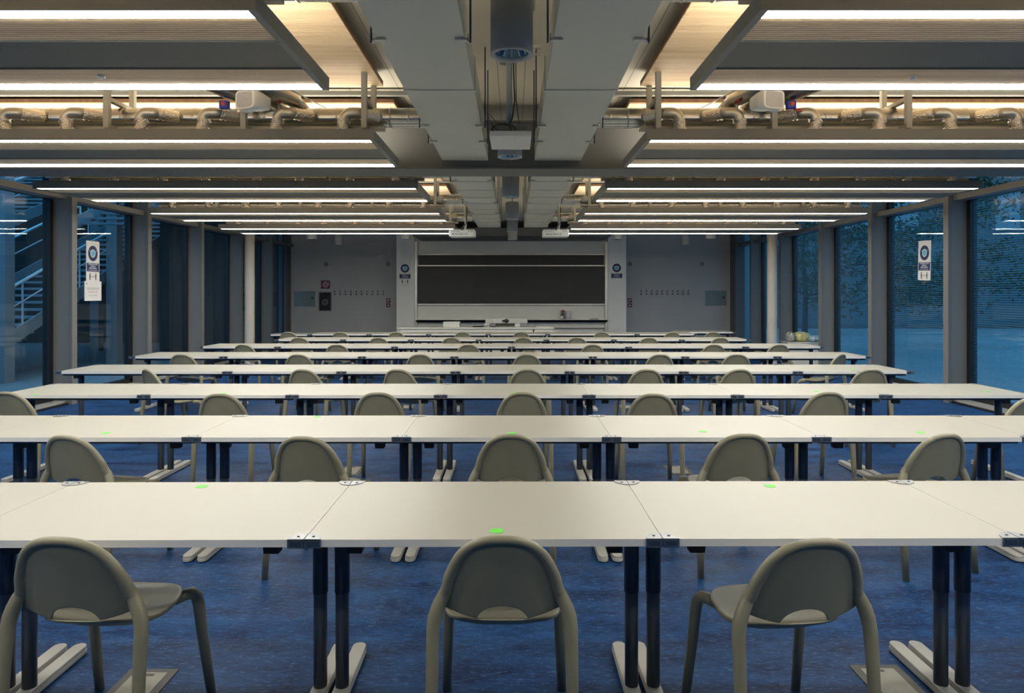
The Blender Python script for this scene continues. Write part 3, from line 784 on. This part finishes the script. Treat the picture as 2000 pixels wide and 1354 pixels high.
for (o, ri, ti, n, W, x, yy, here) in extras:
        for (sx_, sy) in here:
            if ri == 0 and abs(sx_+0.06) < 0.1 or ri == 0:
                pts = [(0.025*math.cos(PI/2+0.14+k*(2*PI-0.28)/22), 0.025*math.sin(PI/2+0.14+k*(2*PI-0.28)/22)) for k in range(23)]+[(0, 0.012)]
            else: pts = [(0.025*math.cos(2*PI*k/22), 0.025*math.sin(2*PI*k/22)) for k in range(22)]
            s_ = MB().prism([(sx_-x+a, sy-yy+b_) for a, b_ in pts], TH+0.0002, TH+0.0012).build('sticker', 'green', o); s_['label'] = 'round green sticker'
        # connectors sticking out at the visible row ends
        if ri in (3, 4, 5, 6) and ti in (0, n-1):
            xe = (-0.03, 0.0) if ti == 0 else (W, W+0.03)
            MB().box(xe[0], xe[1], -0.004, 0.045, TH-TT, TH+0.001).build('end_connector', 'chrome', o)
def odd_table(W, dep, loc, lab):
    o = make_table(W, dep); o.location = loc; tag(o, lab, 'table')
odd_table(0.84, 0.5, (-4.96, 13.8, -0.012), 'small lower white table at the left end of the farthest row')
odd_table(1.2, 0.7, (3.50, 14.47, 0), 'white table set back behind the right end of the farthest row')

# ------------------------------------------------------------------ floor boxes
fb = None
for j, (x, y) in enumerate(((-1.475, 2.66), (1.495, 2.69), (-1.42, 5.95), (1.44, 5.98), (-1.45, 9.3), (1.53, 9.3))):
    if fb is None:
        fb = empty('floor_box')
        MB().box(-0.10, 0.10, -0.15, 0.15, 0.0005, 0.004).build('frame', 'floorboxframe', fb)
        MB().box(-0.068, 0.068, -0.12, 0.12, 0.004, 0.006).build('lid', 'floorboxlid', fb)
        MB().box(-0.02, 0.02, 0.095, 0.11, 0.006, 0.007).build('latch', 'floorboxframe', fb); o = fb
    else: o = dup(fb)
    o.location = (x, y, 0)
    side = 'left' if x < 0 else 'right'
    tag(o, 'dark framed floor socket box %s, %s aisle' % (['under the nearest table row', 'beneath the second and third rows', 'beneath the fifth row'][j//2], side), 'floor box', 'floor socket boxes')

# ------------------------------------------------------------------ blackboard wall
BD = PB+0.02
r = empty('blackboard', (X(998, PB), PB, 0), label='wide black sliding blackboard with white backing and pale frame', cat='blackboard')
cx = X(998, PB)
def bz(py): return Z(py, PB)
L_, R_ = bx0-cx, bx1-cx
MB().box(L_, R_, 0.10, 0.20, 0.6, bz(470)).build('backing_panel', 'boardwhite', r)
MB().box(L_+0.02, R_-0.02, 0.06, 0.09, bz(545), bz(497)).build('rear_board', 'board', r)['label'] = 'black upper board behind the front one'
MB().box(L_+0.01, R_-0.01, 0.02, 0.05, bz(594), bz(519)).build('front_board', 'board', r)
MB().box(L_, R_, 0.01, 0.055, bz(520), bz(518)).build('board_edge', 'alu', r)
MB().box(L_, R_, 0.01, 0.055, bz(596), bz(593.5)).build('board_edge', 'alu', r)
MB().box(L_, R_, 0.055, 0.095, bz(498), bz(496)).build('board_edge', 'alu', r)
for xa in (L_-0.07, R_): MB().box(xa, xa+0.07, -0.02, 0.1, 0.3, bz(472)).build('side_post', 'alu', r)
MB().box(L_-0.02, R_+0.05, -0.14, 0.10, bz(628.5), bz(625)).box(L_-0.02, R_+0.05, -0.14, -0.125, bz(628.5), bz(623.8)).build('chalk_tray', 'alu', r)
tz = bz(625)
def on_tray(px): return X(px, PB-0.05)
r = empty('spray_bottle', (on_tray(1098.5), PB-0.05, tz), label='clear spray bottle with red trigger on the chalk tray', cat='bottle')
fixn(MB().lathe([(0, 0), (0.05, 0.0), (0.052, 0.02), (0.052, 0.14), (0.03, 0.18), (0.018, 0.2), (0.018, 0.22), (0, 0.22)], n=20).build('bottle_body', 'bottle', r))
MB().box(-0.053, 0.02, -0.054, -0.05, 0.03, 0.11).build('paper_label', 'paper', r)
MB().box(-0.03, 0.05, -0.02, 0.02, 0.22, 0.27).box(-0.055, -0.04, -0.01, 0.01, 0.18, 0.25).build('trigger', 'redcap', r)
o = fixn(MB().lathe([(0.02, 0.0), (0.075, 0.0), (0.075, 0.25), (0.02, 0.25), (0.02, 0)], n=28).build('paper_roll', 'paper')); o.location = (on_tray(1108.5)+0.02, PB-0.05, tz)
tag(o, 'white paper towel roll standing on the chalk tray', 'paper roll')
o = bevel(MB().box(-0.12, 0.12, -0.03, 0.03, 0, 0.03).build('board_eraser', 'black')); o.location = (on_tray(1160), PB-0.06, tz)
tag(o, 'flat dark board eraser at the right end of the chalk tray', 'eraser')

# teacher desk
TDk = 15.8; zt = 0.76
x0, x1 = X(777, TDk), X(1083, TDk)
r = empty('teacher_desk', (x0, TDk, 0), label='long white teacher desk in front of the blackboard', cat='desk')
W = x1-x0
bevel(MB().box(0, W, 0, 0.75, zt-0.04, zt).build('desktop', 'desk', r), 0.004)
MB().box(0.02, W-0.02, 0.03, 0.06, 0.05, zt-0.04).build('front_panel', 'desk', r)
for xa in (0.0, W-0.5, W-0.03): MB().box(xa, xa+0.03, 0.03, 0.72, 0, zt-0.04).build('side_panel', 'desk', r)
MB().box(W-0.42, W-0.02, 0.1, 0.6, zt, zt+0.012).build('desk_pad', 'paper', r)
def dx(px, d=16.1): return X(px, d)
r = empty('document_box', (dx(882), 16.15, zt), label='low white box near the left end of the teacher desk', cat='box')
MB().box(-0.19, 0.19, -0.12, 0.12, 0, 0.11).build('box_body', 'whiteplastic', r); MB().box(-0.195, 0.195, -0.125, 0.125, 0.11, 0.12).build('lid', 'paper', r)
r = empty('video_bar', (dx(989), 16.2, zt), label='long grey video bar with black camera window on the teacher desk', cat='video bar')
bevel(MB().box(-0.5, 0.5, -0.04, 0.05, 0.075, 0.20).build('bar_body', 'alu', r), 0.01)
fixn(MB().lathe([(0, -0.008), (0.05, -0.008), (0.05, 0.0)], (0.0, -0.04, 0.135), 20, axis='y').box(-0.1, 0.06, -0.046, -0.04, 0.108, 0.16).build('camera_window', 'black', r))
for xa in (-0.52, 0.2): MB().box(xa, xa+0.12, -0.02, 0.1, 0, 0.08).build('support', 'whiteplastic', r)
MB().box(-0.26, 0.2, 0.02, 0.1, 0, 0.075).build('control_unit', 'floorboxframe', r)
o = MB().tube([(dx(940), 15.95, zt+0.008), (dx(946), 15.92, zt+0.02), (dx(955), 15.95, zt+0.045), (dx(963), 15.93, zt+0.012), (dx(968), 15.98, zt+0.01)], 0.008, 8).build('loose_cable', 'cable')
tag(o, 'loose black cable lying before the video bar', 'cable')
o = bevel(MB().box(-0.12, 0.12, -0.05, 0.05, 0, 0.025).build('microphone_base', 'black'), 0.01); o.location = (dx(934), 15.98, zt)
tag(o, 'flat black device on the teacher desk left of the video bar', 'device')

# ------------------------------------------------------------------ posters and wall fittings
def disc(n, cx, cz, rx, rz_): return [(cx+rx*math.cos(2*PI*k/n), cz+rz_*math.sin(2*PI*k/n)) for k in range(n)]
def mask_sign(root, W, H, o_t, sheet=True, people=True, fn=None, rot=(PI/2, 0, 0)):
    """local frame: a across, b up, origin bottom centre; o_t gives thickness order"""
    S = W/0.33
    if sheet: MB().prism([(-W/2, 0), (W/2, 0), (W/2, H), (-W/2, H)], 0, 0.001, fn=fn).build('sheet', 'paper', root)
    cz = H-0.19*S; R = 0.118*S
    fixn(MB().prism(disc(36, 0, cz, R, R), 0.001, 0.002, fn=fn).build('blue_disc', 'ink', root))
    mk = [(-0.055, 0.02), (-0.03, 0.045), (0, 0.052), (0.03, 0.045), (0.055, 0.02), (0.05, -0.025), (0.025, -0.05), (0, -0.055), (-0.025, -0.05), (-0.05, -0.025)]
    fixn(MB().prism([(a*S*1.18, cz+b_*S*1.18) for a, b_ in mk], 0.002, 0.0026, fn=fn).build('mask_outline', 'textwhite', root))
    fixn(MB().prism([(a*S*0.95, cz+b_*S*0.95) for a, b_ in mk], 0.0026, 0.0032, fn=fn).build('mask_symbol', 'cyan', root))
    ls = MB()
    for sg in (-1, 1): ls.prism([(sg*0.06*S, cz+0.02*S), (sg*0.095*S, cz+0.06*S), (sg*0.098*S, cz+0.055*S), (sg*0.06*S, cz+0.012*S)], 0.002, 0.0026, fn=fn)
    fixn(ls.build('mask_straps', 'textwhite', root))
    bz0 = cz-R-0.03*S-0.13*S
    fixn(MB().prism([(-0.15*S, bz0), (0.15*S, bz0), (0.15*S, bz0+0.13*S), (-0.15*S, bz0+0.13*S)], 0.001, 0.002, fn=fn).build('blue_field', 'ink', root))
    for i, (tx, sz) in enumerate((('È OBBLIGATORIO', .030), ('USARE LA', .030), ('MASCHERINA', .030), ('FACE MASK REQUIRED', .022))):
        p = fn(0, bz0+(0.112-0.031*i)*S, 0.0022); text(tx, sz*S, 'textwhite', root, p, rot, bold=0.0006 if i < 3 else 0)
    if people:
        y0 = bz0-0.115*S; pe = MB()
        for sg in (-1, 1):
            ax = sg*0.072*S
            pe.prism(disc(12, ax, y0+0.085*S, 0.010*S, 0.010*S), 0.001, 0.002, fn=fn)
            pe.prism([(ax-0.014*S, y0+0.07*S), (ax+0.014*S, y0+0.07*S), (ax+0.013*S, y0+0.035*S), (ax+0.008*S, y0-0.015*S), (ax-0.008*S, y0-0.015*S), (ax-0.013*S, y0+0.035*S)], 0.001, 0.002, fn=fn)
        for sg in (-1, 1): pe.prism([(sg*0.04*S, y0+0.035*S), (sg*0.022*S, y0+0.046*S), (sg*0.022*S, y0+0.024*S)], 0.001, 0.002, fn=fn)
        pe.prism([(-0.008*S, y0+0.032*S), (0.008*S, y0+0.032*S), (0.008*S, y0+0.04*S), (-0.008*S, y0+0.04*S)], 0.001, 0.002, fn=fn)
        fixn(pe.build('distance_symbol', 'textdark', root))
        for i, tx in enumerate(('MANTIENI LA DISTANZA', 'DI ALMENO', 'UN METRO')):
            text(tx, 0.02*S, 'textgrey', root, fn(0, y0-(0.045+0.026*i)*S, 0.0015), rot)
xg = 6.452
# left glass poster: plane faces +x, reads towards the room
fnL = lambda a, b_, h: (h, a, b_)
r = empty('mask_poster', (-xg+0.006, 10.46, 1.73), label='white mask poster with navy disc on the left glass wall', cat='poster', group='mask posters on the glass')
mask_sign(r, 0.33, 0.62, 0, fn=fnL, rot=(PI/2, 0, PI/2))
r = empty('paper_notice', (-xg+0.008, 10.46, 1.435), label='white printed sheet taped just below the left mask poster', cat='notice')
MB().prism([(-0.21, 0), (0.21, 0), (0.21, 0.30), (-0.21, 0.30)], 0.001, 0.002, fn=fnL).build('sheet', 'paper', r)
for tx, b_, sz, mm in (('SI RICORDA CHE ALL\'INTERNO DELL\'AULA', .195, .016, 'textgrey'), ('È NECESSARIO MANTENERE LA DISTANZA', .175, .016, 'textgrey'), ('NON SPOSTARE LE SEDIE', .135, .020, 'textred'), ('GRAZIE PER LA COLLABORAZIONE', .08, .013, 'textgrey')):
    text(tx, sz, mm, r, fnL(0, b_, 0.0024), (PI/2, 0, PI/2))
fixn(MB().prism([(-0.175, .25), (-0.14, .25), (-0.1575, .285)], 0.002, 0.0025, fn=fnL).build('emblem', 'textgrey', r))
fnR = lambda a, b_, h: (-h, -a, b_)
r = empty('mask_poster', (xg-0.006, 10.72, 1.755), label='white mask poster with navy disc on the right glass wall', cat='poster', group='mask posters on the glass')
mask_sign(r, 0.33, 0.62, 0, fn=fnR, rot=(PI/2, 0, -PI/2))
r.rotation_euler = (math.radians(2), 0, 0)
fnF = lambda a, b_, h: (a, -h, b_)
r = empty('mask_sign', (X(791, PB), PB-0.001, Z(556, PB)), label='mask sticker with distance symbol on the left white pillar', cat='sign', group='mask stickers on the pillars')
mask_sign(r, 0.33, 0.63, 0, sheet=False, fn=fnF)
r = empty('mask_sign', (X(1204.5, PB), PB-0.001, Z(555, PB)), label='mask sticker without distance symbol on the right white pillar', cat='sign', group='mask stickers on the pillars')
mask_sign(r, 0.33, 0.63, 0, sheet=False, people=False, fn=fnF)
# items on the end wall
WD = YF
def wall_root(name, px, py, **kw): return empty(name, (X(px, WD), WD, Z(py, WD)), **kw)
for px, nm in ((595.5, 'left'), (1398, 'right')):
    r = wall_root('notice_board', px, 583.5 if nm == 'left' else 582.5, label='pale framed notice board on the %s grey end wall' % nm, cat='notice board', group='notice boards on the end wall')
    MB().box(-0.30, 0.30, -0.02, 0, -0.215, 0.215).build('frame', 'alu' if 0 else 'lampring', r)
    MB().box(-0.29, 0.29, -0.024, -0.02, -0.205, 0.205).build('sheet', 'boardglass', r)
    p = MB(); 
    for i in range(2): 
        for j in range(9): p.box(-0.15+i*0.12, -0.06+i*0.12-0.02*(j % 3), -0.026, -0.024, -0.12+j*0.026, -0.113+j*0.026)
    p.box(0.14, 0.146, -0.026, -0.024, -0.19, 0.19)
    for j in range(4): p.box(0.18, 0.25, -0.026, -0.024, -0.15+j*0.03, -0.138+j*0.03)
    p.build('printed_lines', 'textgrey', r)
    fixn(MB().prism(disc(16, 0.215, 0.02, 0.035, 0.035), 0.024, 0.026, fn=fnF).build('round_mark', 'textdark', r))
r = wall_root('hose_sign', 636, 555, label='dark red fire hose sign with white spiral on the left end wall', cat='sign')
MB().box(-0.125, 0.125, -0.01, 0, -0.13, 0.10).build('plate', 'red', r)
sp = MB().tube([((0.012+0.085*k/60)*math.cos(k*0.42), -0.011, -0.01+(0.012+0.085*k/60)*math.sin(k*0.42)) for k in range(61)]+[(0.09, -0.011, 0.08)], 0.005, 6)
sp.build('hose_symbol', 'textwhite', r)
text('IDRANTE', 0.05, 'textwhite', r, (0, -0.012, -0.155), (PI/2, 0, 0))
r = wall_root('hose_cabinet', 635.5, 589, label='black fronted fire hose cabinet in grey frame on the left end wall', cat='cabinet')
MB().box(-0.175, 0.175, -0.03, 0, -0.27, 0.27).build('frame', 'greymetal', r); MB().box(-0.155, 0.155, -0.04, -0.03, -0.25, 0.25).build('door', 'blackframe', r)
MB().lathe([(0.03, -0.045), (0.09, -0.045), (0.1, -0.041), (0.03, -0.041)], (0.0, 0, -0.02), 20, axis='y').box(0.08, 0.095, -0.046, -0.04, 0.05, 0.16).build('hose_reel', 'beam', r)
for a, b_, nm, py in ((650, 755, 'left', 572.5), (1247, 1349, 'right', 571.5)):
    xa, xb = X(a, WD), X(b_, WD)
    r = empty('coat_rack', (xa, WD, Z(py, WD)), label='grey wall coat rack with ten dark hooks, %s grey end wall' % nm, cat='coat rack', group='coat racks on the end wall')
    MB().box(0, xb-xa, -0.02, 0, -0.06, 0.06).build('rail', 'wallgrey', r)
    for i in range(10):
        x = (xb-xa)*(i+0.45)/10
        MB().tube([(x, -0.02, -0.03), (x, -0.05, -0.05), (x, -0.07, -0.02)], 0.011, 8).tube([(x, -0.02, 0.03), (x, -0.06, 0.035), (x, -0.09, 0.055)], 0.012, 8).build('hook', 'black', r)
for px, nm in ((758.5, 'left'), (1230, 'right')):
    r = wall_root('extinguisher_sign', px, 591.5, label='pair of small red fire signs on the grey wall, %s of the blackboard' % nm, cat='sign', group='red fire signs')
    MB().box(-0.06, 0.06, -0.01, 0, -0.0, 0.125).build('upper_plate', 'red', r); MB().box(-0.06, 0.06, -0.01, 0, -0.125, -0.02).build('lower_plate', 'red', r)
    MB().box(-0.03, -0.01, -0.013, -0.01, 0.02, 0.1).box(0.01, 0.035, -0.013, -0.01, 0.06, 0.1).box(-0.03, 0.03, -0.013, -0.01, -0.09, -0.06).build('symbols', 'textwhite', r)
for px, nm in ((636.5, 'over the hose sign'), (758, 'upper wall left of the blackboard'), (1230.5, 'upper wall right of the blackboard')):
    r = wall_root('alarm_disc', px, 516, label='small round wall fitting, '+nm, cat='wall fitting', group='round wall fittings')
    fixn(MB().lathe([(0, -0.04), (0.04, -0.04), (0.055, -0.02), (0.058, 0.0)], (0, 0, 0), 24, axis='y').build('cover', 'greymetal', r))
    fixn(MB().lathe([(0, -0.046), (0.018, -0.044), (0.018, -0.038)], (0, 0, 0), 14, axis='y').build('lens', 'lampring', r))
r = wall_root('wall_plate', 1371, 516, label='small square grey plate high on the right grey end wall', cat='wall fitting')
MB().box(-0.05, 0.05, -0.02, 0, -0.05, 0.05).build('plate', 'greymetal', r); MB().box(-0.02, 0.02, -0.024, -0.02, -0.02, 0.02).build('button', 'lampring', r)

# ------------------------------------------------------------------ bags on a low cupboard by the right windows
d = 14.4
o = empty('low_cupboard', (X(1572, d), d, 0), label='low white cupboard under the bags by the right windows', cat='cupboard')
MB().box(-0.36, 0.36, -0.05, 0.35, 0.03, 0.50).build('carcass', 'desk', o); MB().box(-0.38, 0.38, -0.07, 0.37, 0.50, 0.52).build('top', 'desk', o)
def bag(px, w_, h_, m_, lab, yo):
    mb = MB(); rings = []
    for i in range(9):
        ph = PI*i/8; rg = []
        for k in range(24):
            a = 2*PI*k/24; n_ = 1+0.13*math.sin(5*a+3*i+w_*40)+0.08*math.sin(9*a-2*i)
            rg.append((w_*math.sin(ph)**0.6*math.cos(a)*n_, 0.13*math.sin(ph)**0.6*math.sin(a)*n_, h_*(1-math.cos(ph))/2*(1+0.06*math.sin(3*a))))
        rings.append(rg)
    mb.rings(rings); o = fixn(mb.build('plastic_bag', m_)); o.location = (X(px, d), d+0.13+yo, 0.52); tag(o, lab, 'bag', 'bags by the right windows')
bag(1548, 0.10, 0.20, 'clearbag', 'clear crumpled plastic bag, left of the pile by the right windows', 0)
bag(1572, 0.19, 0.20, 'yellowbag', 'yellow plastic bag on the low cupboard by the right windows', 0.05)
bag(1593, 0.14, 0.14, 'bluebag', 'light blue plastic bag in front of the yellow one', -0.1)

# ------------------------------------------------------------------ outside, left: stair, dark wall and added roof slab
struct('ground_outside', MB().box(-60, XL-0.3, -20, 60, -0.25, -0.05).box(XR+0.3, 60, -20, 60, -0.25, -0.05), 'paving')
def outdoor_stair(x0, x1, ya, za, n, label, T=0.34, H=0.145):
    r = empty('outdoor_stair', (x0, ya, 0), label=label, cat='staircase', group='steel stairs outside')
    W = x1-x0; tr = MB()
    for i in range(n): tr.box(0, W, i*T, i*T+T+0.01, za+i*H, za+i*H+0.03).box(0, W, i*T, i*T+0.02, za+i*H-0.02, za+i*H)
    tr.build('treads', 'stair', r)
    for xa in (-0.03, W): 
        q = [(-0.2, za-0.15), (n*T, za+n*H-0.15), (n*T, za+n*H+0.12), (-0.2, za+0.12)]
        fixn(MB().prism(q, xa, xa+0.03, fn=lambda a, b_, h: (h, a, b_)).build('stringer', 'stair', r))
        for hz, rr in ((1.0, 0.03), (0.62, 0.012)):
            MB().tube([(xa+0.015, 0, za+hz), (xa+0.015, n*T, za+n*H+hz)], rr, 8).build('handrail', 'rail', r)
        for j in range(0, n+1, 5): MB().box(xa, xa+0.025, j*T, j*T+0.025, za+j*H, za+j*H+1.0).build('baluster', 'rail', r)
    return r
outdoor_stair(-11.2, -9.3, 11.2, 0.05, 32, 'lower flight of blue lit steel stairs beyond the left glass wall')
outdoor_stair(-14.6, -12.0, 12.5, 1.6, 30, 'upper flight of blue lit steel stairs behind the lower one')
outdoor_stair(-9.0, -7.9, 14.2, 3.0, 7, 'short high flight of steel stairs close to the left glass wall')
for j, (x, y) in enumerate(((-9.12, 12.2), (-9.12, 15.6), (-11.6, 14.4), (-11.6, 19.0))):
    o = MB().box(-0.12, 0.12, -0.12, 0.12, -0.05, 7).build('stair_post', 'stair'); o.location = (x, y, 0)
    tag(o, 'tall grey steel post of the outside stairs, %s of four' % ['nearest', 'second nearest', 'third', 'farthest'][j], 'post', 'stair posts')
struct('wall_left_and_added_roof', MB().box(-8.6, -8.3, 16.6, 30, -0.1, 6).box(-8.6, XL-0.62, 15.6, 22, 3.36, 3.6).box(-8.3, XL-0.62, 20.5, 20.7, -0.1, 3.36).box(-30, -8.3, 22, 22.3, -0.1, 9).box(-20.3, -20, -10, 22, -0.1, 9), 'darkwall')  # roof slab is unseen, added to keep sky light off the far left panes

# ------------------------------------------------------------------ outside, right: facade and trees
fc = MB().box(6.9, 45, 31, 31.3, -0.1, 12, 0).box(6.9, 45, 30.96, 31, -0.05, 0.12, 1)
struct('wall_outside_right', fc, ['facade', 'beam'])
struct('wall_courtyard', MB().box(34, 34.3, -15, 31, -0.1, 12), 'facade')
wn2 = 0
for j in range(11):
    o = MB().box(-0.55, 0.55, -0.05, 0.02, 0, 2.0).build('facade_window', 'facadewin'); o.location = (8.6+2.3*j, 30.97, 4.4)
    tag(o, 'tall pale window on the courtyard facade, %s' % (['leftmost', 'second', 'third', 'fourth', 'fifth', 'sixth', 'seventh', 'eighth', 'ninth', 'tenth', 'rightmost'][j]+' from the left' if j not in (0, 10) else ['leftmost', 'rightmost'][j > 0]), 'window', 'courtyard facade windows')
def tree(x, y, h, spread, seed, lab):
    rnd = random.Random(seed); r = empty('tree', (x, y, -0.05), label=lab, cat='tree', group='courtyard trees')
    tk = MB(); tk.tube([(0, 0, 0), (0.04, 0.02, h*0.3), (-0.03, 0.05, h*0.6), (0.02, 0, h*0.95)], [0.11, 0.09, 0.06, 0.02], 10)
    lf = MB()
    for b_ in range(30):
        z0 = h*(0.22+0.7*rnd.random()); a = rnd.random()*2*PI; L = spread*(0.5+0.5*rnd.random())*(1.15-z0/h*0.6)
        pts = [(0, 0, z0)]
        for k in range(1, 7):
            t_ = k/6; pts.append((math.cos(a+0.3*math.sin(t_*4+b_))*L*t_, math.sin(a+0.3*math.sin(t_*4+b_))*L*t_, z0+0.25*L*t_-0.3*L*t_*t_*rnd.uniform(0.3, 1.2)))
        tk.tube(pts, [0.03, 0.025, 0.02, 0.016, 0.012, 0.008, 0.004], 5)
        for p in pts[2:]:
            for _ in range(22):
                c = Vector(p)+Vector((rnd.gauss(0, .28), rnd.gauss(0, .28), rnd.gauss(0, .2))); s_ = rnd.uniform(.035, .07)
                u = Vector((rnd.gauss(0, 1), rnd.gauss(0, 1), rnd.gauss(0, 1))).normalized(); v = u.cross(Vector((rnd.gauss(0, 1), rnd.gauss(0, 1), rnd.gauss(0, 1)))).normalized()
                b0 = len(lf.v); lf.v += [tuple(c-u*s_*1.5), tuple(c+v*s_*.7), tuple(c+u*s_*1.5), tuple(c-v*s_*.7)]; lf.face([b0, b0+1, b0+2, b0+3])
    tk.build('trunk_and_branches', 'bark', r); lf.build('foliage', 'leaf', r)
tree(10.0, 18.5, 5.2, 2.3, 3, 'dark leafy courtyard tree nearest the right glass wall')
tree(13.4, 20.5, 6.0, 2.8, 5, 'bigger dark courtyard tree standing farther right')
tree(11.3, 26.5, 5.0, 2.0, 9, 'slim courtyard tree close to the far facade')
